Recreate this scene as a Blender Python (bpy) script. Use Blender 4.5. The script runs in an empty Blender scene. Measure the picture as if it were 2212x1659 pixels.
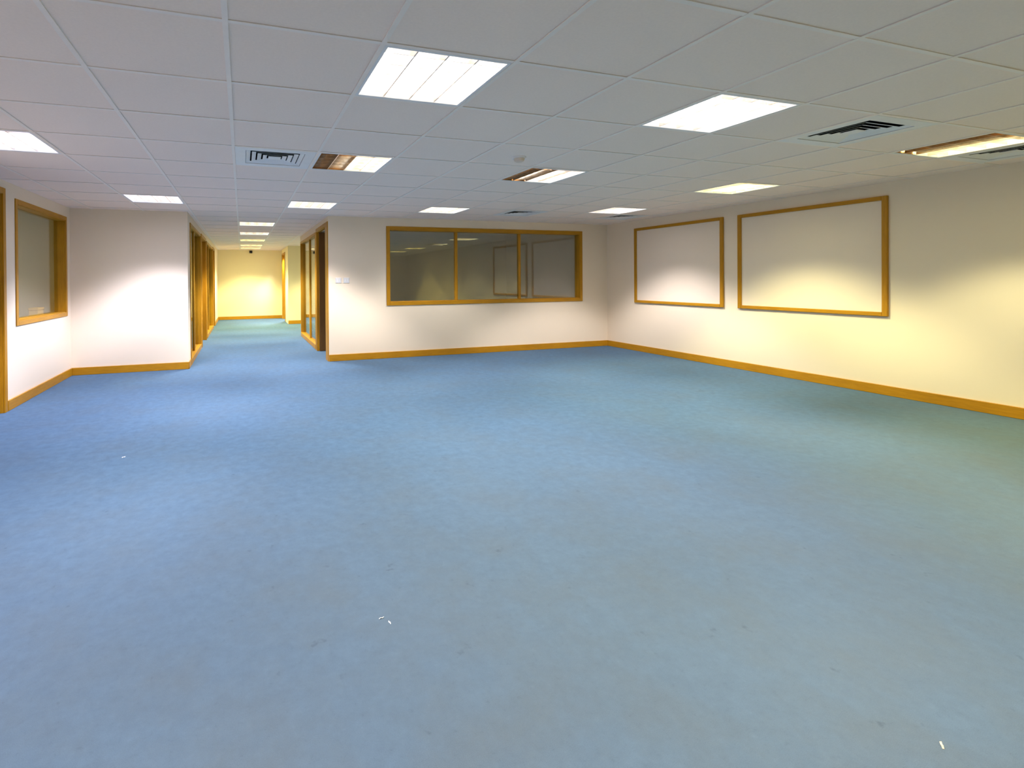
import bpy, bmesh, math, random
from mathutils import Vector, Matrix

random.seed(7)
scene = bpy.context.scene
COL = scene.collection

# ------------------------------------------------------------------ camera, world, exposure
CEIL = 2.1594
cam_data = bpy.data.cameras.new('camera')
cam = bpy.data.objects.new('camera', cam_data)
COL.objects.link(cam)
yaw, pitch, roll = 0.3140, -0.0054, -0.0070
cy_, sy_ = math.cos(yaw), math.sin(yaw)
cp_, sp_ = math.cos(pitch), math.sin(pitch)
fw = Vector((sy_ * cp_, cy_ * cp_, sp_))
rt = Vector((cy_, -sy_, 0.0))
up = rt.cross(fw)
cr_, sr_ = math.cos(roll), math.sin(roll)
rt2 = cr_ * rt + sr_ * up
up2 = -sr_ * rt + cr_ * up
M = Matrix((
    (rt2.x, up2.x, -fw.x, 0.6506),
    (rt2.y, up2.y, -fw.y, -1.3558),
    (rt2.z, up2.z, -fw.z, 1.2134),
    (0, 0, 0, 1)))
cam.matrix_world = M
cam_data.sensor_fit = 'HORIZONTAL'
cam_data.sensor_width = 36.0
cam_data.lens = 1088.88 / 2212 * 36.0
cam_data.shift_x = (1106 - 876.16) / 2212
cam_data.shift_y = -(829.5 - 609.35) / 2212
cam_data.clip_start = 0.02
scene.camera = cam

world = bpy.data.worlds.new('world')
scene.world = world
world.use_nodes = True
world.node_tree.nodes['Background'].inputs[0].default_value = (0.02, 0.02, 0.022, 1)
world.node_tree.nodes['Background'].inputs[1].default_value = 0.2

vs = scene.view_settings
scene.display_settings.display_device = 'sRGB'
vs.view_transform = 'Standard'
vs.look = 'None'
vs.gamma = 1.0
vs.use_curve_mapping = False
vs.exposure = 0.0
scene.cycles.use_denoising = True
scene.cycles.max_bounces = 10
scene.cycles.diffuse_bounces = 6
scene.cycles.glossy_bounces = 6
scene.cycles.transparent_max_bounces = 16
scene.cycles.sample_clamp_indirect = 4.0
scene.cycles.caustics_refractive = False

# lamps: name of tint -> colour of the tubes
TINT = {
    'cool':   (0.81, 0.80, 1.00),
    'white':  (1.00, 0.96, 0.93),
    'pink':   (1.00, 0.93, 0.94),
    'warm':   (1.00, 0.92, 0.74),
    'yellow': (1.00, 0.94, 0.52),
    'amber':  (1.00, 0.87, 0.27),
}
LAMP_W = 85.0
TUBE_STRENGTH = 11.0
# intensity of a parabolic-louvre fitting against the angle from straight down
LAMP_CURVE = ((0, 0.36), (24, 0.50), (39, 1.00), (44, 0.95), (53.5, 0.05), (74, 0.036), (90, 0.0))

# ------------------------------------------------------------------ materials
def new_mat(name):
    m = bpy.data.materials.new(name)
    m.use_nodes = True
    nt = m.node_tree
    for n in list(nt.nodes):
        nt.nodes.remove(n)
    out = nt.nodes.new('ShaderNodeOutputMaterial')
    b = nt.nodes.new('ShaderNodeBsdfPrincipled')
    nt.links.new(b.outputs[0], out.inputs[0])
    return m, nt, b, out

def noise(nt, vec, scale, detail=4.0, rough=0.55):
    n = nt.nodes.new('ShaderNodeTexNoise')
    n.inputs['Scale'].default_value = scale
    n.inputs['Detail'].default_value = detail
    n.inputs['Roughness'].default_value = rough
    if vec is not None:
        nt.links.new(vec, n.inputs['Vector'])
    return n

def ramp(nt, fac, stops):
    r = nt.nodes.new('ShaderNodeValToRGB')
    els = r.color_ramp.elements
    while len(els) < len(stops):
        els.new(0.5)
    for e, (p, c) in zip(els, stops):
        e.position = p
        e.color = (*c, 1.0)
    nt.links.new(fac, r.inputs[0])
    return r

def coords(nt, kind='Object', scale=(1, 1, 1)):
    tc = nt.nodes.new('ShaderNodeTexCoord')
    mp = nt.nodes.new('ShaderNodeMapping')
    mp.inputs['Scale'].default_value = scale
    nt.links.new(tc.outputs[kind], mp.inputs['Vector'])
    return mp.outputs[0]

def world_pos(nt, scale=(1, 1, 1)):
    g = nt.nodes.new('ShaderNodeNewGeometry')
    mp = nt.nodes.new('ShaderNodeMapping')
    mp.inputs['Scale'].default_value = scale
    nt.links.new(g.outputs['Position'], mp.inputs['Vector'])
    return mp.outputs[0]

def bump(nt, b, height, strength, dist=0.002):
    bp = nt.nodes.new('ShaderNodeBump')
    bp.inputs['Strength'].default_value = strength
    bp.inputs['Distance'].default_value = dist
    nt.links.new(height, bp.inputs['Height'])
    nt.links.new(bp.outputs[0], b.inputs['Normal'])

def plain(name, col, rough=0.5, metal=0.0, var=0.06, scale=6.0):
    m, nt, b, out = new_mat(name)
    n = noise(nt, world_pos(nt), scale)
    lo = tuple(c * (1 - var) for c in col)
    hi = tuple(min(1.0, c * (1 + var)) for c in col)
    r = ramp(nt, n.outputs[0], [(0.3, lo), (0.7, hi)])
    nt.links.new(r.outputs[0], b.inputs['Base Color'])
    b.inputs['Roughness'].default_value = rough
    b.inputs['Metallic'].default_value = metal
    return m

def make_paint(name, col):
    m, nt, b, out = new_mat(name)
    p = world_pos(nt)
    n = noise(nt, p, 1.3, 5)
    r = ramp(nt, n.outputs[0], [(0.3, tuple(c * 0.975 for c in col)), (0.7, col)])
    nt.links.new(r.outputs[0], b.inputs['Base Color'])
    b.inputs['Roughness'].default_value = 0.75
    b.inputs['Specular IOR Level'].default_value = 0.25
    f = noise(nt, p, 260, 2)
    bump(nt, b, f.outputs[0], 0.08, 0.001)
    return m

def make_wood(name, dark, light, scale=(2.2, 2.2, 2.2), rough=0.38):
    m, nt, b, out = new_mat(name)
    v = world_pos(nt, scale)
    n = noise(nt, v, 9.0, 6, 0.6)
    n2 = noise(nt, world_pos(nt), 1.7, 2)
    mix = nt.nodes.new('ShaderNodeMix')
    mix.inputs[0].default_value = 0.35
    nt.links.new(n.outputs[0], mix.inputs[2])
    nt.links.new(n2.outputs[0], mix.inputs[3])
    r = ramp(nt, mix.outputs[0], [(0.32, dark), (0.68, light)])
    nt.links.new(r.outputs[0], b.inputs['Base Color'])
    b.inputs['Roughness'].default_value = rough
    b.inputs['Specular IOR Level'].default_value = 0.25
    bump(nt, b, n.outputs[0], 0.05, 0.001)
    return m

def make_carpet():
    m, nt, b, out = new_mat('blue_carpet')
    p = world_pos(nt)
    fine = noise(nt, p, 420, 2, 0.7)
    mid = noise(nt, p, 16, 5, 0.65)
    wear = noise(nt, p, 2.4, 6, 0.62)
    base = ramp(nt, mid.outputs[0], [(0.30, (0.069, 0.132, 0.220)), (0.70, (0.091, 0.170, 0.276))])
    soil = ramp(nt, wear.outputs[0], [(0.42, (0, 0, 0)), (0.72, (1, 1, 1))])
    # the carpet turns greyer towards the near end of the room
    sx = nt.nodes.new('ShaderNodeSeparateXYZ')
    nt.links.new(p, sx.inputs[0])
    mr = nt.nodes.new('ShaderNodeMapRange')
    mr.interpolation_type = 'SMOOTHSTEP'
    mr.inputs['From Min'].default_value = 3.2
    mr.inputs['From Max'].default_value = -0.4
    mr.inputs['To Min'].default_value = 0.12
    mr.inputs['To Max'].default_value = 0.62
    nt.links.new(sx.outputs['Y'], mr.inputs['Value'])
    mm = nt.nodes.new('ShaderNodeMath'); mm.operation = 'MULTIPLY_ADD'
    nt.links.new(soil.outputs[0], mm.inputs[0])
    mm.inputs[1].default_value = 0.24
    nt.links.new(mr.outputs[0], mm.inputs[2])
    mix = nt.nodes.new('ShaderNodeMix'); mix.data_type = 'RGBA'
    nt.links.new(mm.outputs[0], mix.inputs[0])
    nt.links.new(base.outputs[0], mix.inputs[6])
    mix.inputs[7].default_value = (0.098, 0.118, 0.130, 1)
    # small dark spots and pale lint
    sp = noise(nt, p, 9.5, 3, 0.75)
    spot = ramp(nt, sp.outputs[0], [(0.66, (1, 1, 1)), (0.76, (0.74, 0.74, 0.74))])
    mul = nt.nodes.new('ShaderNodeMix'); mul.data_type = 'RGBA'; mul.blend_type = 'MULTIPLY'
    mul.inputs[0].default_value = 1.0
    nt.links.new(mix.outputs[2], mul.inputs[6])
    nt.links.new(spot.outputs[0], mul.inputs[7])
    tuft = noise(nt, p, 46, 6, 0.75)
    tr_ = ramp(nt, tuft.outputs[0], [(0.26, (0.80, 0.80, 0.80)), (0.40, (0.96, 0.96, 0.96)), (0.62, (1.0, 1.0, 1.0)), (0.76, (1.14, 1.14, 1.14))])
    mul3 = nt.nodes.new('ShaderNodeMix'); mul3.data_type = 'RGBA'; mul3.blend_type = 'MULTIPLY'
    mul3.inputs[0].default_value = 1.0
    nt.links.new(mul.outputs[2], mul3.inputs[6])
    nt.links.new(tr_.outputs[0], mul3.inputs[7])
    mul = mul3
    fr = ramp(nt, fine.outputs[0], [(0.3, (0.90, 0.90, 0.90)), (0.7, (1.06, 1.06, 1.06))])
    mul2 = nt.nodes.new('ShaderNodeMix'); mul2.data_type = 'RGBA'; mul2.blend_type = 'MULTIPLY'
    mul2.inputs[0].default_value = 1.0
    nt.links.new(mul.outputs[2], mul2.inputs[6])
    nt.links.new(fr.outputs[0], mul2.inputs[7])
    nt.links.new(mul2.outputs[2], b.inputs['Base Color'])
    b.inputs['Roughness'].default_value = 0.95
    b.inputs['Specular IOR Level'].default_value = 0.1
    add = nt.nodes.new('ShaderNodeMath'); add.operation = 'ADD'
    nt.links.new(fine.outputs[0], add.inputs[0]); nt.links.new(mid.outputs[0], add.inputs[1])
    bump(nt, b, add.outputs[0], 0.35, 0.004)
    return m

def make_glass(name, tint=(0.93, 0.96, 0.94), gain=1.0):
    m = bpy.data.materials.new(name)
    m.use_nodes = True
    nt = m.node_tree
    for n in list(nt.nodes):
        nt.nodes.remove(n)
    out = nt.nodes.new('ShaderNodeOutputMaterial')
    tr = nt.nodes.new('ShaderNodeBsdfTransparent')
    tr.inputs[0].default_value = (*tint, 1)
    gl = nt.nodes.new('ShaderNodeBsdfGlossy')
    gl.inputs['Roughness'].default_value = 0.015
    lw = nt.nodes.new('ShaderNodeLayerWeight')
    lw.inputs[0].default_value = 0.5
    pw = nt.nodes.new('ShaderNodeMath'); pw.operation = 'POWER'
    nt.links.new(lw.outputs['Facing'], pw.inputs[0]); pw.inputs[1].default_value = 5.0
    ma = nt.nodes.new('ShaderNodeMath'); ma.operation = 'MULTIPLY_ADD'; ma.use_clamp = True
    nt.links.new(pw.outputs[0], ma.inputs[0])
    ma.inputs[1].default_value = 0.95
    ma.inputs[2].default_value = 0.045 * gain
    mix = nt.nodes.new('ShaderNodeMixShader')
    nt.links.new(ma.outputs[0], mix.inputs[0])
    nt.links.new(tr.outputs[0], mix.inputs[1])
    nt.links.new(gl.outputs[0], mix.inputs[2])
    nt.links.new(mix.outputs[0], out.inputs[0])
    return m

def make_emit(name, col, strength):
    m, nt, b, out = new_mat(name)
    b.inputs['Base Color'].default_value = (0.9, 0.9, 0.9, 1)
    b.inputs['Emission Color'].default_value = (*col, 1)
    b.inputs['Emission Strength'].default_value = strength
    return m

MAT_WALL = make_paint('cream_wall_paint', (0.87, 0.75, 0.585))
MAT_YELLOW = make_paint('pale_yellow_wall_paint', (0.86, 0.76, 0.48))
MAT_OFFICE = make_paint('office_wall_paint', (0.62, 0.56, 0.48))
MAT_WHITEPANEL = make_paint('white_board_face', (0.86, 0.745, 0.61))
MAT_TILE = plain('mineral_ceiling_tile', (0.935, 0.795, 0.695), 0.9, 0, 0.02, 90)
MAT_GRID = plain('white_grid_metal', (0.92, 0.83, 0.75), 0.45, 0, 0.02, 20)
MAT_WOOD = make_wood('honey_oak', (0.37, 0.170, 0.007), (0.52, 0.250, 0.010), (6, 6, 0.7))
MAT_WOODH = make_wood('honey_oak_rail', (0.37, 0.170, 0.007), (0.52, 0.250, 0.010), (0.9, 0.9, 7))
MAT_LEAF = make_wood('oak_door_veneer', (0.25, 0.108, 0.014), (0.34, 0.155, 0.022), (6, 6, 0.5))
MAT_SHADED_LEAF = make_wood('shade_toned_door_veneer', (0.105, 0.048, 0.012), (0.150, 0.070, 0.018), (6, 6, 0.5))  # deeper brown paints the shade into the open leaf
MAT_CARPET = make_carpet()
MAT_GLASS = make_glass('clear_glazing', gain=2.6)
MAT_WHITE = plain('white_enamel', (0.82, 0.82, 0.82), 0.4, 0, 0.02, 12)
MAT_PLASTIC = plain('white_plastic', (0.78, 0.77, 0.76), 0.35, 0, 0.02, 30)
MAT_BEIGE = plain('aged_cream_plastic', (0.74, 0.62, 0.50), 0.45, 0, 0.03, 30)
MAT_DARK = plain('dark_plenum', (0.012, 0.012, 0.013), 0.8, 0, 0.1, 20)
MAT_BLACK = plain('black_plastic', (0.025, 0.016, 0.012), 0.4, 0, 0.1, 30)
MAT_LOUVRE = plain('polished_louvre_aluminium', (0.80, 0.74, 0.67), 0.22, 1.0, 0.10, 60)
MAT_WARM_TRAY = plain('warm_reflection_metal', (0.72, 0.50, 0.28), 0.25, 1.0, 0.15, 60)  # orange-brown tint paints warm room reflections into the unlit tray half
MAT_STEEL = plain('satin_steel', (0.55, 0.54, 0.52), 0.3, 1.0, 0.05, 40)
MAT_TUBE_OFF = plain('unlit_tube_glass', (0.62, 0.55, 0.46), 0.3, 0, 0.03, 20)
MAT_PAPER = plain('white_paper', (0.85, 0.85, 0.85), 0.8, 0, 0.03, 60)
MAT_PAPERY = plain('tan_paper', (0.62, 0.52, 0.36), 0.8, 0, 0.05, 60)
MAT_YELLOW_BLOCK = plain('pale_yellow_block', (0.85, 0.52, 0.10), 0.8, 0, 0.05, 20)
MAT_SLAB = plain('concrete_soffit', (0.35, 0.35, 0.35), 0.9, 0, 0.08, 3)
MAT_TUBE = {k: make_emit('lit_tube_' + k, c, TUBE_STRENGTH) for k, c in TINT.items()}

# ------------------------------------------------------------------ mesh helpers
def add_box(bm, x0, x1, y0, y1, z0, z1, bevel=0.0):
    if x0 > x1: x0, x1 = x1, x0
    if y0 > y1: y0, y1 = y1, y0
    if z0 > z1: z0, z1 = z1, z0
    v = [bm.verts.new(c) for c in (
        (x0, y0, z0), (x1, y0, z0), (x1, y1, z0), (x0, y1, z0),
        (x0, y0, z1), (x1, y0, z1), (x1, y1, z1), (x0, y1, z1))]
    fs = [bm.faces.new([v[i] for i in q]) for q in (
        (0, 3, 2, 1), (4, 5, 6, 7), (0, 1, 5, 4), (1, 2, 6, 5), (2, 3, 7, 6), (3, 0, 4, 7))]
    if bevel > 0:
        es = list({e for f in fs for e in f.edges})
        bmesh.ops.bevel(bm, geom=es, offset=bevel, segments=1, affect='EDGES', profile=0.5)

def add_cyl(bm, p0, p1, r0, r1=None, seg=16, caps=True):
    r1 = r0 if r1 is None else r1
    p0, p1 = Vector(p0), Vector(p1)
    d = (p1 - p0).normalized()
    a = d.orthogonal().normalized()
    b = d.cross(a)
    A, B = [], []
    for i in range(seg):
        t = 2 * math.pi * i / seg
        o = math.cos(t) * a + math.sin(t) * b
        A.append(bm.verts.new(p0 + o * r0)); B.append(bm.verts.new(p1 + o * r1))
    for i in range(seg):
        j = (i + 1) % seg
        bm.faces.new((A[i], A[j], B[j], B[i]))
    if caps:
        bm.faces.new(A[::-1]); bm.faces.new(B)

def mesh_of(name, bm, mat):
    bmesh.ops.recalc_face_normals(bm, faces=bm.faces[:])
    me = bpy.data.meshes.new(name)
    bm.to_mesh(me); bm.free()
    me.materials.append(mat)
    return me

def put(name, me, parent=None, loc=(0, 0, 0)):
    o = bpy.data.objects.new(name, me)
    COL.objects.link(o)
    o.location = loc
    if parent is not None:
        o.parent = parent
    return o

def obj(name, bm, mat, parent=None, loc=(0, 0, 0)):
    return put(name, mesh_of(name, bm, mat), parent, loc)

def boxobj(name, mat, dims, parent=None, bevel=0.0):
    """a box given in world coordinates; under a parent Empty it is stored relative to it"""
    x0, x1, y0, y1, z0, z1 = dims
    off = parent.location if parent is not None else Vector((0, 0, 0))
    c = Vector(((x0 + x1) / 2, (y0 + y1) / 2, (z0 + z1) / 2))
    bm = bmesh.new()
    add_box(bm, x0 - c.x, x1 - c.x, y0 - c.y, y1 - c.y, z0 - c.z, z1 - c.z, bevel)
    return obj(name, bm, mat, parent, c - off)

def empty(name, loc, label, cat, group=None, kind=None):
    o = bpy.data.objects.new(name, None)
    COL.objects.link(o)
    o.location = loc
    o.empty_display_size = 0.1
    o['label'] = label
    o['category'] = cat
    if group: o['group'] = group
    if kind: o['kind'] = kind
    return o

def tag(o, label, cat, group=None, kind=None):
    o['label'] = label; o['category'] = cat
    if group: o['group'] = group
    if kind: o['kind'] = kind
    return o

# ------------------------------------------------------------------ the shell
T = 0.6                      # ceiling module
XR, YB, YBL = 6.8845, 6.1267, 6.1777
XCL, XCR, YCE, XL = -0.0555, 1.8746, 15.2104, -1.4588
YF = -5.6                    # wall behind the photographer
WT = 0.12
YPN, YPF = 9.875, 12.90      # side passage on the right of the corridor
ZT = CEIL + 0.20

def wall(name, axis, face, sgn, a0, a1, holes, label, mat=MAT_WALL, z1=ZT, th=WT):
    """a wall plane at `face`, its body going to face+sgn*th; holes = (a0,a1,z0,z1)"""
    bm = bmesh.new()
    d0, d1 = face, face + sgn * th
    def slab(u0, u1, w0, w1):
        if u1 - u0 < 1e-4 or w1 - w0 < 1e-4: return
        if axis == 'x': add_box(bm, d0, d1, u0, u1, w0, w1)
        else: add_box(bm, u0, u1, d0, d1, w0, w1)
    cur = a0
    for (h0, h1, w0, w1) in sorted(holes):
        slab(cur, h0, 0, z1)
        slab(h0, h1, 0, w0)
        slab(h0, h1, w1, z1)
        cur = h1
    slab(cur, a1, 0, z1)
    o = obj(name, bm, mat)
    return tag(o, label, 'wall', kind='structure')

# openings (outer edges of the linings)
W1 = (4.555, 6.00, 0.82, 1.995)           # left wall window
D1 = (3.30, 4.245, 0.0, 2.045)            # left wall door
W2 = (2.815, 6.305, 0.855, 1.99)          # back wall window
G1 = (6.50, 8.36, 0.0, 2.02)              # corridor left glazed unit
D2 = (8.58, 9.74, 0.0, 2.03)
G2 = (10.03, 12.28, 0.0, 2.02)
D3 = (12.42, 13.12, 0.0, 2.03)
D4 = (6.33, 7.31, 0.0, 2.04)              # corridor right door
G3 = (7.47, 9.74, 0.0, 2.01)
D5 = (13.88, 14.90, 0.0, 2.00)

bm = bmesh.new()
add_box(bm, -4.4, 7.1, YF - 0.2, 15.5, -0.08, 0.0)
tag(obj('floor', bm, MAT_CARPET), 'worn blue carpet covering the whole office floor and corridor', 'floor', kind='structure')

wall('wall_right', 'x', XR, 1, YF, 9.9, [], 'long cream wall carrying the two timber framed white boards')
wall('wall_back', 'y', YB, 1, XCR, XR, [W2], 'cream wall with the wide three-pane dark window')
wall('wall_back_left', 'y', YBL, 1, -4.3, XCL, [], 'short plain cream wall between window corner and corridor')
wall('wall_left', 'x', XL, -1, YF, YBL, [W1, D1], 'cream wall at the left with recessed single window')
wall('wall_corridor_left', 'x', XCL, -1, YBL + WT, YCE, [G1, D2, G2, D3], 'corridor wall with two glazed screens and doors, left side')
wall('wall_corridor_right', 'x', XCR, 1, YB + WT, YPN, [D4, G3], 'corridor wall with open door and glazed screen, right side')
wall('wall_passage_near', 'y', YPN, -1, XCR + WT, XR, [], 'near wall of the side passage off the corridor')
wall('wall_passage_far', 'y', YPF, 1, XCR - 0.01, XR, [], 'cream wall facing the room where the corridor steps back', MAT_YELLOW)
wall('wall_passage_end', 'x', 4.0, 1, YPN, YCE, [], 'end wall of the side passage off the corridor')
wall('wall_corridor_far', 'x', XCR - 0.01, 1, YPF + WT, YCE, [D5], 'last piece of corridor wall with the far doorway', MAT_YELLOW)
wall('wall_corridor_end', 'y', YCE, 1, -4.3, 4.1, [], 'yellow-lit end wall of the corridor', MAT_YELLOW)
wall('wall_front', 'y', YF, -1, XL, XR, [], 'wall behind the photographer closing the room')
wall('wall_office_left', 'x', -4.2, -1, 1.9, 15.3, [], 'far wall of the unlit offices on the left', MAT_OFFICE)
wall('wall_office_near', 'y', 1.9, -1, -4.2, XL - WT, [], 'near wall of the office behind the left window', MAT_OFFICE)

bm = bmesh.new()
add_box(bm, -4.4, 7.1, YF - 0.2, 15.5, ZT, ZT + 0.1)
ceiling = tag(obj('ceiling', bm, MAT_SLAB), 'suspended ceiling of square white tiles in a metal grid', 'ceiling', kind='structure')

# ---- ceiling cells taken by lights and vents (column, row)
LIGHTS = [
    # col,row,lit tubes,tint,power,label
    (2, 1, (1, 1, 1, 1), 'white', 1.0, 'largest glowing square ceiling light, all tubes lit'),
    (5, 1, (1, 1, 1, 1), 'white', 1.2, 'glowing square ceiling light second in size, in line with black-slotted vent'),
    (2, 4, (0, 0, 1, 1), 'warm', 0.75, 'half lit ceiling light beside the white square vent'),
    (5, 4, (0, 0, 1, 1), 'white', 0.75, 'half lit ceiling light next to the small round smoke detector'),
    (2, 8, (1, 1, 1, 1), 'pink', 1.1, 'ceiling light nearest the corridor mouth, just before its right wall'),
    (5, 8, (1, 1, 1, 1), 'white', 0.4, 'ceiling light in front of the dark three-pane window'),
    (9, 7, (1, 1, 1, 1), 'pink', 0.92, 'ceiling light in the far corner above the smaller framed board'),
    (9, 4, (1, 1, 1, 1), 'yellow', 1.0, 'ceiling light of speckled look before the larger framed board'),
    (9, 1, (0, 0, 1, 1), 'yellow', 0.5, 'half lit ceiling light cut by the right picture edge'),
    (-2, 4, (1, 1, 1, 1), 'cool', 1.25, 'violet tinted ceiling light cut by the left picture edge'),
    (-1, 8, (1, 1, 1, 1), 'cool', 1.5, 'ceiling light before the short plain wall left of the corridor'),
    (1, 12, (1, 1, 1, 1), 'white', 1.5, 'first of the five corridor ceiling lights'),
    (1, 15, (1, 1, 1, 1), 'white', 1.7, 'second corridor ceiling light, between the first and third'),
    (1, 18, (1, 1, 1, 1), 'yellow', 1.6, 'third and middle one of the corridor ceiling lights'),
    (1, 21, (1, 1, 1, 1), 'yellow', 1.45, 'fourth corridor ceiling light, next to the last'),
    (1, 23, (1, 1, 1, 1), 'yellow', 1.15, 'last corridor ceiling light, close to the end wall'),
    (4, 19, (1, 1, 1, 1), 'yellow', 1.2, 'added ceiling light in the side passage, hidden behind the corridor wall'),  # unseen fitting added to brighten the passage wall
    # unseen fittings added to light the room from overhead and behind the photographer
    (-2, 0, (1, 1, 1, 1), 'cool', 1.0, 'added ceiling light out of view beside the left wall'),
    (-1, -3, (1, 1, 1, 1), 'cool', 0.7, 'added ceiling light out of view above and left of the photographer'),
    (2, -3, (1, 1, 1, 1), 'yellow', 0.5, 'added ceiling light out of view above the photographer'),
    (5, -3, (1, 1, 1, 1), 'warm', 0.85, 'added ceiling light out of view right of the photographer'),
    (9, -2, (1, 1, 1, 1), 'amber', 1.25, 'added ceiling light out of view close to the right wall'),  # amber pair made up to warm the ceiling at the right
    (9, -5, (1, 1, 1, 1), 'amber', 1.5, 'added ceiling light out of view by the right wall toward the rear'),
    (2, -7, (1, 1, 1, 1), 'warm', 0.6, 'added ceiling light out of view at the rear of the room'),
    (6, -7, (1, 1, 1, 1), 'warm', 0.6, 'added ceiling light out of view in the rear right corner'),
]
VENTS = [
    (1, 4, 'white square ceiling vent beside the half lit light'),
    (7, 1, 'square ceiling vent with black slots, between the second glowing light and right edge'),
    (7, 8, 'distant square ceiling vent, only a dark slit, above the three-pane window'),
    (10, 8, 'distant ceiling vent in the far corner beyond the corner light'),
    (10, 1, 'ceiling vent partly cut by the right picture edge'),
]
taken = {(c, r) for c, r, *_ in LIGHTS} | {(c, r) for c, r, _ in VENTS}

REGIONS = [(XL, XR, YF, YB), (XL, XCL, YB, YBL), (XCL, XCR, YB, YCE), (XCR, 4.0, YPN, YPF)]
FL = 0.0105      # half the face of a grid bar
tile_cache = {}
def tile_mesh(w, d):
    k = (round(w, 3), round(d, 3))
    if k not in tile_cache:
        b = bmesh.new()
        add_box(b, -w / 2, w / 2, -d / 2, d / 2, 0, 0.014, 0.002)
        tile_cache[k] = mesh_of('ceiling_tile', b, MAT_TILE)
    return tile_cache[k]
rear = bmesh.new()
for (x0, x1, y0, y1) in REGIONS:
    for c in range(math.floor(x0 / T), math.ceil(x1 / T)):
        for r in range(math.floor(y0 / T), math.ceil(y1 / T)):
            if (c, r) in taken: continue
            a0, a1 = max(c * T + 0.002, x0), min((c + 1) * T - 0.002, x1)
            b0, b1 = max(r * T + 0.002, y0), min((r + 1) * T - 0.002, y1)
            if a1 - a0 < 0.01 or b1 - b0 < 0.01: continue
            if r < -1:
                add_box(rear, a0, a1, b0, b1, CEIL + 0.0045, CEIL + 0.0185)
            else:
                put('ceiling_tile', tile_mesh(a1 - a0, b1 - b0), ceiling,
                    ((a0 + a1) / 2, (b0 + b1) / 2, CEIL + 0.0045 + random.uniform(0, 0.0012)))
o = obj('rear_ceiling_tiles', rear, MAT_TILE, ceiling); o['kind'] = 'stuff'
# grid bars: main runners along the room, cross bars between them
def bar(x0, x1, y0, y1, dz):
    boxobj('grid_bar', MAT_GRID, (x0, x1, y0, y1, CEIL + dz, CEIL + 0.0042), None).parent = ceiling
for (x0, x1, y0, y1) in REGIONS:
    for c in range(math.ceil(x0 / T), math.floor(x1 / T) + 1):
        if c * T - FL > x0 - 0.001 and c * T + FL < x1 + 0.03:
            bar(c * T - FL, min(c * T + FL, x1), y0, y1, 0.0)
    for r in range(math.ceil(y0 / T), math.floor(y1 / T) + 1):
        if r * T - FL > y0 - 0.001 and r * T + FL < y1 + 0.001:
            bar(x0, x1, r * T - FL, r * T + FL, 0.0012)

# perimeter angle where ceiling meets the walls
def trim_strip(name, mat, dims, label, cat='trim', bevel=0.0):
    o = boxobj(name, mat, dims, None, bevel)
    return tag(o, label, cat, kind='structure')

# ------------------------------------------------------------------ baseboards
BH, BT = 0.098, 0.016
def baseboard(name, dims, label):
    return trim_strip(name, MAT_WOODH, dims, label, 'baseboard', 0.003)
baseboard('baseboard_right', (XR - BT, XR, YF, YB, 0, BH), 'honey oak skirting along the wall with framed boards')
baseboard('baseboard_back', (XCR, XR - BT, YB - BT, YB, 0, BH), 'honey oak skirting below the three-pane window')
baseboard('baseboard_back_left', (XL + BT, XCL, YBL - BT, YBL, 0, BH), 'honey oak skirting on the short plain wall')
baseboard('baseboard_left', (XL, XL + BT, 4.30, YBL, 0, BH), 'honey oak skirting below the recessed left window')
baseboard('baseboard_left_near', (XL, XL + BT, YF, 3.245, 0, BH), 'skirting on the left wall before the door')
baseboard('baseboard_corridor_corner', (XCL, XCL + 0.010, YBL, 6.455, 0, BH), 'short oak skirting at the corridor mouth, left corner')
baseboard('baseboard_corridor_left', (XCL, XCL + BT, 13.165, YCE, 0, BH), 'short oak skirting at the far end of the corridor, left side')
baseboard('baseboard_corridor_end', (XCL + BT, XCR - 0.01, YCE - BT, YCE, 0, BH), 'oak skirting along the yellow-lit end wall')
baseboard('baseboard_passage_far', (XCR - 0.01, 4.0, YPF - BT, YPF, 0, BH), 'oak skirting on the wall where corridor steps back')

# ------------------------------------------------------------------ windows, glazed screens, doors
def bx(axis, a0, a1, d0, d1, z0, z1):
    return (d0, d1, a0, a1, z0, z1) if axis == 'x' else (a0, a1, d0, d1, z0, z1)

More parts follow.
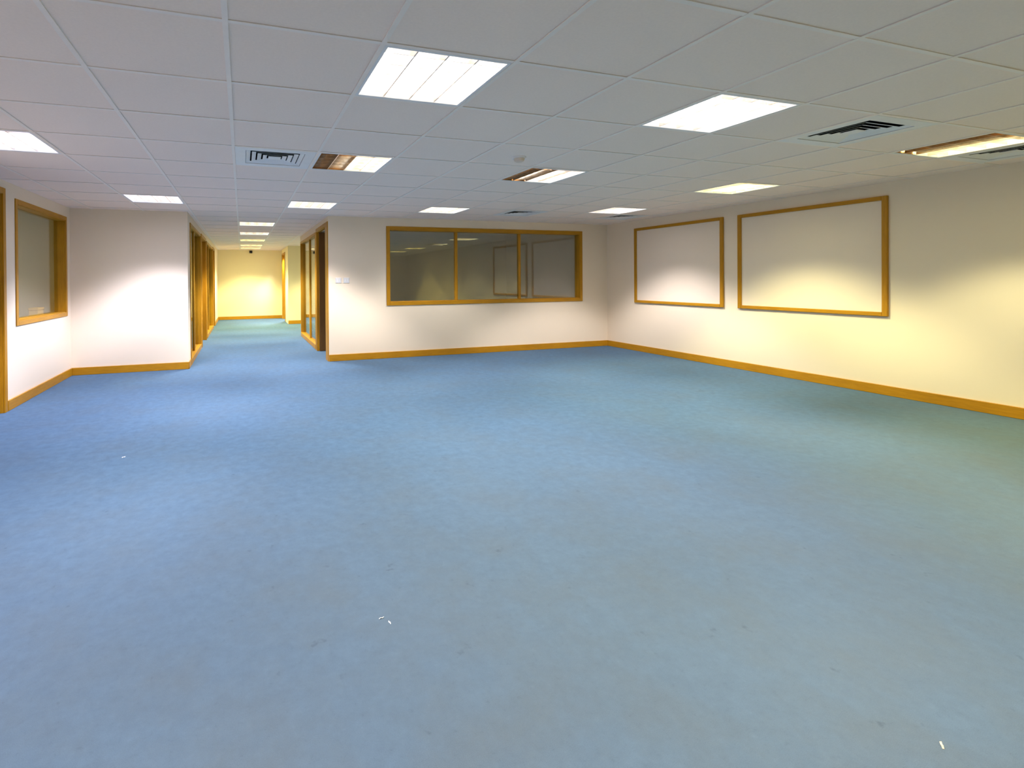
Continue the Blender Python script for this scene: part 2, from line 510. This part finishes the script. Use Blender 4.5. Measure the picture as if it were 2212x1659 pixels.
def frame_unit(name, axis, face, sgn, hole, label, cat, mullions=(), arch=0.045, proud=0.012, lin=0.018,
               glass_at=0.075, sash=0.0, bottom='sill', depth=WT, mull_w=0.045, side_trim=(1, 1), glaze=True, edges=None):
    a0, a1, z0, z1 = hole
    loc = ((face, (a0 + a1) / 2, z0) if axis == 'x' else ((a0 + a1) / 2, face, z0))
    root = empty(name, loc, label, cat, kind='structure')
    D = lambda d: face + sgn * d
    def part(nm, u0, u1, d0, d1, w0, w1, mat, bev=0.002):
        q = bx(axis, u0, u1, min(D(d0), D(d1)), max(D(d0), D(d1)), w0, w1)
        return boxobj(nm, mat, q, root, bev)
    full = bottom != 'door'
    # face trims
    lo = z0 - arch if bottom == 'sill' else z0
    e0, e1 = edges if edges else (a0 - arch, a1 + arch)
    part('face_trim', e0, a0 + lin * 0.6, -proud, 0.0, lo, z1 + arch, MAT_WOOD)
    part('face_trim', a1 - lin * 0.6, e1, -proud, 0.0, lo, z1 + arch, MAT_WOOD)
    part('face_trim', a0 + lin * 0.6, a1 - lin * 0.6, -proud, 0.0, z1 - lin * 0.6, z1 + arch, MAT_WOODH)
    if bottom == 'sill':
        part('face_trim', a0 + lin * 0.6, a1 - lin * 0.6, -proud, 0.0, z0 - arch, z0 + lin * 0.6, MAT_WOODH)
    # linings
    part('lining', a0, a0 + lin, 0, depth, z0, z1, MAT_WOOD)
    part('lining', a1 - lin, a1, 0, depth, z0, z1, MAT_WOOD)
    part('lining', a0 + lin, a1 - lin, 0, depth, z1 - lin, z1, MAT_WOODH)
    zb = z0
    if bottom == 'sill':
        part('sill', a0 + lin, a1 - lin, 0, depth, z0, z0 + lin, MAT_WOODH); zb = z0 + lin
    elif bottom == 'rail':
        part('bottom_rail', a0 + lin, a1 - lin, -proud, depth - 0.02, z0, z0 + 0.085, MAT_WOODH, 0.004); zb = z0 + 0.085
    if glaze:
        g0, g1 = a0 + lin, a1 - lin
        cuts = [g0]
        for m_ in mullions:
            part('mullion', m_ - mull_w / 2, m_ + mull_w / 2, glass_at - 0.022, glass_at + 0.03, zb, z1 - lin, MAT_WOOD)
            cuts += [m_ - mull_w / 2, m_ + mull_w / 2]
        cuts.append(g1)
        for i in range(0, len(cuts), 2):
            part('glass_pane', cuts[i], cuts[i + 1], glass_at - 0.003, glass_at + 0.003, zb, z1 - lin, MAT_GLASS, 0)
    return root, part

frame_unit('window_1', 'x', XL, -1, W1, 'recessed single-pane window in deep oak lining on the left wall', 'window',
           arch=0.038, proud=0.010, glass_at=0.082)
frame_unit('window_2', 'y', YB, 1, W2, 'wide oak-framed window of three dark panes in back wall', 'window',
           mullions=(3.965, 5.13), arch=0.045, proud=0.014, glass_at=0.07, mull_w=0.045)
frame_unit('window_3', 'x', XCL, -1, G1, 'tall glazed oak screen first in the corridor, left side', 'window',
           mullions=(7.45,), arch=0.03, glass_at=0.045, bottom='rail', mull_w=0.05)
frame_unit('window_4', 'x', XCL, -1, G2, 'tall glazed oak screen farther down the corridor, left side', 'window',
           mullions=(11.15,), arch=0.03, glass_at=0.045, bottom='rail', mull_w=0.05)
frame_unit('window_5', 'x', XCR, 1, G3, 'tall two-pane glazed oak screen beyond the open door, right side of corridor', 'window',
           mullions=(8.55,), arch=0.03, glass_at=0.045, bottom='rail', mull_w=0.06)

def door(name, axis, face, sgn, hole, label, open_to=None, leaf_at=0.065, arch=0.045, proud=0.014, edges=None, depth=WT, veneer=None):
    """open_to: None = closed leaf; 'far'/'near' = leaf swung 90 degrees into the room beyond, hinged on that jamb"""
    root, part = frame_unit(name, axis, face, sgn, hole, label, 'door', arch=arch, proud=proud, bottom='door', glaze=False, edges=edges, depth=depth)
    a0, a1, z0, z1 = hole
    lin = 0.018
    w = a1 - a0 - 2 * lin
    if open_to is None:
        leaf = part('door_leaf', a0 + lin + 0.003, a1 - lin - 0.003, leaf_at, leaf_at + 0.04, 0.006, z1 - lin - 0.003, MAT_LEAF)
        h0 = a0 + lin + 0.07
        part('handle', h0 - 0.02, h0 + 0.02, leaf_at - 0.008, leaf_at, 0.95, 1.13, MAT_STEEL)
        part('handle', h0 - 0.005, h0 + 0.10, leaf_at - 0.045, leaf_at - 0.03, 1.05, 1.068, MAT_STEEL)
    else:
        u = (a1 - lin - 0.045, a1 - lin - 0.005) if open_to == 'far' else (a0 + lin + 0.005, a0 + lin + 0.045)
        leaf = part('door_leaf', u[0], u[1], depth - 0.02, depth - 0.02 + w, 0.006, z1 - lin - 0.003, veneer or MAT_LEAF)
        e = (u[0] - 0.04, u[0]) if open_to == 'far' else (u[1], u[1] + 0.04)
        part('handle', e[0], e[1], WT + w - 0.14, WT + w - 0.125, 1.05, 1.068, MAT_STEEL)
    return root

door('door_1', 'x', XL, -1, D1, 'oak door frame cut by the left picture edge, on the left wall')
door('door_2', 'x', XCL, -1, D2, 'recessed oak door between the two glazed screens, left side of corridor', leaf_at=0.075)
door('door_3', 'x', XCL, -1, D3, 'narrow oak door after the second glazed screen, left side of corridor', leaf_at=0.075)
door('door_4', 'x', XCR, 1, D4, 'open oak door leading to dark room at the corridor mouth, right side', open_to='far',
     edges=(YB + 0.004, 7.36), depth=0.05, veneer=MAT_SHADED_LEAF)
door('door_5', 'x', XCR - 0.01, 1, D5, 'far oak doorway beside the corridor end wall with light spilling out', open_to='far')

# ------------------------------------------------------------------ framed boards on the right wall
def board(y0, y1, z0, z1, label):
    root = empty('framed_board', (XR, (y0 + y1) / 2, z0), label, 'board', 'timber framed white boards on the right wall')
    f, d = 0.05, 0.026
    boxobj('board_face', MAT_WHITEPANEL, (XR - 0.008, XR, y0 + f * 0.6, y1 - f * 0.6, z0 + f * 0.6, z1 - f * 0.6), root)
    boxobj('frame_rail', MAT_WOOD, (XR - d, XR, y0, y0 + f, z0, z1), root, 0.004)
    boxobj('frame_rail', MAT_WOOD, (XR - d, XR, y1 - f, y1, z0, z1), root, 0.004)
    boxobj('frame_rail', MAT_WOODH, (XR - d, XR, y0 + f, y1 - f, z0, z0 + f * 0.85), root, 0.004)
    boxobj('frame_rail', MAT_WOODH, (XR - d, XR, y0 + f, y1 - f, z1 - f * 0.85, z1), root, 0.004)
    return root
board(3.822, 5.452, 0.802, 2.030, 'smaller timber framed white board, nearer the room corner')
board(1.988, 3.612, 0.802, 2.028, 'larger looking timber framed white board, farther from the room corner')

# ------------------------------------------------------------------ ceiling luminaires
def lamp_nodes(ld, col):
    """photometric curve of a parabolic-louvre luminaire: widest beam at about 42 degrees, cut off towards 55"""
    ld.use_nodes = True
    nt = ld.node_tree
    em = next(n for n in nt.nodes if n.type == 'EMISSION')
    g = nt.nodes.new('ShaderNodeNewGeometry')
    dot = nt.nodes.new('ShaderNodeVectorMath'); dot.operation = 'DOT_PRODUCT'
    nt.links.new(g.outputs['Normal'], dot.inputs[0])
    nt.links.new(g.outputs['Incoming'], dot.inputs[1])
    ab = nt.nodes.new('ShaderNodeMath'); ab.operation = 'ABSOLUTE'
    nt.links.new(dot.outputs['Value'], ab.inputs[0])
    ac = nt.nodes.new('ShaderNodeMath'); ac.operation = 'ARCCOSINE'
    nt.links.new(ab.outputs[0], ac.inputs[0])
    dv = nt.nodes.new('ShaderNodeMath'); dv.operation = 'DIVIDE'
    nt.links.new(ac.outputs[0], dv.inputs[0]); dv.inputs[1].default_value = math.pi / 2
    cr = nt.nodes.new('ShaderNodeValToRGB')
    cr.color_ramp.interpolation = 'EASE'
    els = cr.color_ramp.elements
    while len(els) < len(LAMP_CURVE): els.new(0.5)
    for e, (deg, v) in zip(els, LAMP_CURVE):
        e.position = deg / 90.0
        e.color = (v, v, v, 1)
    nt.links.new(dv.outputs[0], cr.inputs[0])
    em.inputs['Color'].default_value = (*col, 1)
    nt.links.new(cr.outputs[0], em.inputs['Strength'])

HALF = T / 2 - FL - 0.001
def tray_mesh(half=None):
    b = bmesh.new(); t = 0.003; h = 0.095
    a0 = 0.0 if half == 1 else -HALF
    a1 = 0.0 if half == -1 else HALF
    add_box(b, a0, a1, -HALF, HALF, h, h + t)
    for s in (-1, 1):
        if half in (None, s):
            add_box(b, s * HALF, s * (HALF - t), -HALF, HALF, 0.006, h)
        add_box(b, max(a0, -HALF + t), min(a1, HALF - t), s * HALF, s * (HALF - t), 0.006, h)
    return mesh_of('reflector_tray', b, MAT_WARM_TRAY if half == -1 else MAT_WHITE)
def rim_mesh():
    b = bmesh.new(); w = 0.014
    for s in (-1, 1):
        add_box(b, s * HALF, s * (HALF - w), -HALF, HALF, 0.001, 0.0055)
        add_box(b, -HALF + w, HALF - w, s * HALF, s * (HALF - w), 0.001, 0.0055)
    return mesh_of('trim_rim', b, MAT_WHITE)
def long_blade():
    b = bmesh.new(); L = HALF - 0.014
    # V-profile parabolic divider
    vs_ = []
    for y in (-L, L):
        vs_.append([b.verts.new(c) for c in ((-0.003, y, 0.006), (0.003, y, 0.006), (0.0025, y, 0.02), (0.0012, y, 0.050), (-0.0012, y, 0.050), (-0.0025, y, 0.02))])
    n = 6
    for i in range(n):
        j = (i + 1) % n
        b.faces.new((vs_[0][i], vs_[0][j], vs_[1][j], vs_[1][i]))
    b.faces.new(vs_[0][::-1]); b.faces.new(vs_[1])
    return mesh_of('louvre_blade', b, MAT_LOUVRE)
def cross_blade():
    b = bmesh.new()
    L = HALF - 0.014
    add_box(b, -L, L, -0.0012, 0.0012, 0.0065, 0.046)
    return mesh_of('louvre_blade', b, MAT_LOUVRE)
ME_TRAY, ME_RIM, ME_LONG, ME_CROSS = tray_mesh(), rim_mesh(), long_blade(), cross_blade()
ME_TRAY_OFF, ME_TRAY_ON = tray_mesh(-1), tray_mesh(1)
tube_cache = {}
def tube_mesh(key):
    if key not in tube_cache:
        b = bmesh.new(); L = HALF - 0.03
        add_cyl(b, (0, -L, 0), (0, L, 0), 0.0135, seg=12)
        tube_cache[key] = mesh_of('tube', b, MAT_TUBE[key] if key else MAT_TUBE_OFF)
    return tube_cache[key]

TUBES_X = (-0.21, -0.07, 0.07, 0.21)
# side-room fittings hang just under the slab; office and dim-room ones are unseen additions
ROOM_LIGHTS = [
    (-5, 6, (1, 1, 1, 1), 'yellow', 1.7, 'added ceiling light inside the office behind the left window'),
    (3, 24, (1, 1, 1, 1), 'white', 6.0, 'ceiling light inside the room behind the far doorway'),
    (4, 11, (0, 0, 0, 1), 'white', 0.16, 'added weak ceiling light in the dim room close behind the first window pane'),
    (8, 11, (0, 0, 0, 1), 'white', 0.16, 'added weak ceiling light in the dim room close behind the third window pane'),
]
for (c, r, lit, tint, pw, label) in LIGHTS + ROOM_LIGHTS:
    x, y = (c + 0.5) * T, (r + 0.5) * T
    zc = CEIL if (c, r) in taken else ZT - 0.099
    root = empty('ceiling_light', (x, y, zc), label, 'ceiling light', 'recessed square ceiling lights')
    for me in ((ME_TRAY,) if all(lit) else (ME_TRAY_OFF, ME_TRAY_ON)):
        put('reflector_tray', me, root)
    put('trim_rim', ME_RIM, root)
    for k, on in enumerate(lit):
        put('tube', tube_mesh(tint if on else None), root, (TUBES_X[k], 0, 0.070))
    for bxx in (-0.14, 0.0, 0.14):
        put('louvre_blade', ME_LONG, root, (bxx, 0, 0))
    for k in range(5):
        put('louvre_blade', ME_CROSS, root, (0, (k - 2) * 0.108, 0))
    on = [TUBES_X[k] for k in range(4) if lit[k]]
    ld = bpy.data.lights.new('lamp_glow', 'AREA')
    ld.shape = 'RECTANGLE'
    ld.size = 0.14 * len(on) - 0.01
    ld.size_y = 0.54
    ld.energy = LAMP_W * pw
    lamp_nodes(ld, TINT[tint])
    lo = bpy.data.objects.new('lamp_glow', ld)
    COL.objects.link(lo)
    lo.parent = root
    lo.location = (sum(on) / len(on), 0, -0.002)

# ------------------------------------------------------------------ ceiling vents (square cone diffusers)
def ring(b, r0, z0, r1, z1, t=0.0025):
    """square frustum sheet from half-size r0 at z0 to r1 at z1"""
    for off in (0.0,):
        q0 = [b.verts.new((sx * r0, sy * r0, z0)) for sx, sy in ((-1, -1), (1, -1), (1, 1), (-1, 1))]
        q1 = [b.verts.new((sx * r1, sy * r1, z1)) for sx, sy in ((-1, -1), (1, -1), (1, 1), (-1, 1))]
        q2 = [b.verts.new((sx * (r1 - t), sy * (r1 - t), z1)) for sx, sy in ((-1, -1), (1, -1), (1, 1), (-1, 1))]
        q3 = [b.verts.new((sx * (r0 - t), sy * (r0 - t), z0)) for sx, sy in ((-1, -1), (1, -1), (1, 1), (-1, 1))]
        for i in range(4):
            j = (i + 1) % 4
            b.faces.new((q0[i], q0[j], q1[j], q1[i]))
            b.faces.new((q1[i], q1[j], q2[j], q2[i]))
            b.faces.new((q2[i], q2[j], q3[j], q3[i]))
            b.faces.new((q3[i], q3[j], q0[j], q0[i]))
b = bmesh.new()
w = 0.075
for s in (-1, 1):
    add_box(b, s * HALF, s * (HALF - w), -HALF, HALF, 0.0005, 0.006)
    add_box(b, -HALF + w, HALF - w, s * HALF, s * (HALF - w), 0.0005, 0.006)
ME_VF = mesh_of('vent_flange', b, MAT_WHITE)
b = bmesh.new()
R0 = HALF - w
add_box(b, -R0 - 0.03, R0 + 0.03, -R0 - 0.03, R0 + 0.03, 0.085, 0.09)
for s in (-1, 1):
    add_box(b, s * (R0 + 0.03), s * (R0 + 0.027), -R0 - 0.03, R0 + 0.03, 0.0065, 0.085)
    add_box(b, -R0 - 0.027, R0 + 0.027, s * (R0 + 0.03), s * (R0 + 0.027), 0.0065, 0.085)
ME_VB = mesh_of('vent_box', b, MAT_DARK)
ME_VR = []
for i, r in enumerate((0.211, 0.170, 0.129, 0.088)):
    b = bmesh.new()
    ring(b, r - 0.028, 0.0145, r, 0.0045)
    ME_VR.append(mesh_of('vent_blade', b, MAT_WHITE))
b = bmesh.new()
add_box(b, -0.047, 0.047, -0.047, 0.047, 0.0045, 0.0075)
ME_VC = mesh_of('vent_centre', b, MAT_WHITE)
for (c, r, label) in VENTS:
    root = empty('ceiling_vent', ((c + 0.5) * T, (r + 0.5) * T, CEIL), label, 'vent', 'square air vents in the ceiling')
    put('vent_flange', ME_VF, root)
    put('vent_box', ME_VB, root)
    for me in ME_VR:
        put('vent_blade', me, root)
    put('vent_centre', ME_VC, root)

# ------------------------------------------------------------------ small things
# smoke detector
root = empty('smoke_detector', (2.72, 2.12, CEIL + 0.0045), 'small round cream smoke detector on the ceiling', 'detector')
b = bmesh.new(); add_cyl(b, (0, 0, -0.014), (0, 0, 0), 0.052, 0.054, 24); obj('detector_base', b, MAT_PLASTIC, root)
b = bmesh.new()
add_cyl(b, (0, 0, -0.034), (0, 0, -0.014), 0.036, 0.044, 24)
add_cyl(b, (0, 0, -0.042), (0, 0, -0.034), 0.022, 0.036, 24)
obj('sensor_head', b, MAT_BEIGE, root)

# switch plates beside the window
for i, (xc, label) in enumerate(((2.022, 'white switch plate by the open doorway, nearer the door'),
                                 (2.144, 'white switch plate between its twin and the three-pane window'))):
    root = empty('switch_plate', (xc, YB, 1.20), label, 'switch', 'white switch plates on the back wall')
    boxobj('face_plate', MAT_PLASTIC, (xc - 0.044, xc + 0.044, YB - 0.009, YB, 1.165, 1.245), root, 0.003)
    for s in (-1, 1):
        boxobj('rocker', MAT_WHITE, (xc + s * 0.017 - 0.010, xc + s * 0.017 + 0.010, YB - 0.013, YB - 0.009, 1.188, 1.222), root, 0.002)

# dark sensor box at the corridor end
root = empty('wall_sensor', (0.924, YCE, 2.068), 'small black box high on the corridor end wall', 'sensor')
boxobj('sensor_body', MAT_BLACK, (0.880, 0.968, YCE - 0.055, YCE, 2.068, 2.145), root, 0.008)
b = bmesh.new(); add_cyl(b, (0, -0.066, 0.036), (0, -0.055, 0.036), 0.018, 0.022, 16); obj('sensor_lens', b, MAT_DARK, root)

# plain block put in for the yellow spot in the left window
root = empty('yellow_block', (-1.675, 5.695, 0.0), 'pale yellow block seen through the left window', 'box')
boxobj('block_body', MAT_YELLOW_BLOCK, (-1.72, -1.63, 5.60, 5.79, 0.0, 0.88), root, 0.004)
boxobj('block_top', MAT_YELLOW_BLOCK, (-1.725, -1.625, 5.595, 5.795, 0.88, 0.91), root, 0.004)

# paper scraps on the carpet
def scrap(loc, size, rot, mat, label):
    b = bmesh.new()
    n = 3
    vs_ = []
    for i in range(n + 1):
        u = i / n - 0.5
        h = 0.0015 + 0.004 * abs(math.sin(i * 1.7))
        vs_.append((b.verts.new((u * size[0], -size[1] / 2, h)), b.verts.new((u * size[0], size[1] / 2, h * 0.6))))
    top = [b.faces.new((vs_[i][0], vs_[i + 1][0], vs_[i + 1][1], vs_[i][1])) for i in range(n)]
    r_ = bmesh.ops.extrude_face_region(b, geom=top)
    for v in [g for g in r_['geom'] if isinstance(g, bmesh.types.BMVert)]:
        v.co.z = max(0.0, v.co.z - 0.0015)
    o = obj('paper_scrap', b, mat, None, loc)
    o.rotation_euler = (0, 0, rot)
    return tag(o, label, 'litter', 'paper scraps on the carpet')
scrap((-0.135, 2.546, 0), (0.020, 0.014), 0.5, MAT_PAPER, 'lone white paper fleck on the carpet toward the left wall')
scrap((1.116, 0.384, 0), (0.018, 0.004), 0.1, MAT_PAPER, 'tiny white paper sliver lying flat in the middle of the carpet')
scrap((1.137, 0.352, 0), (0.013, 0.003), 1.9, MAT_PAPER, 'thin white sliver just beside another sliver in mid carpet')
scrap((2.358, -0.55, 0), (0.020, 0.004), 0.7, MAT_PAPERY, 'tan paper sliver on the carpet nearest the photographer')
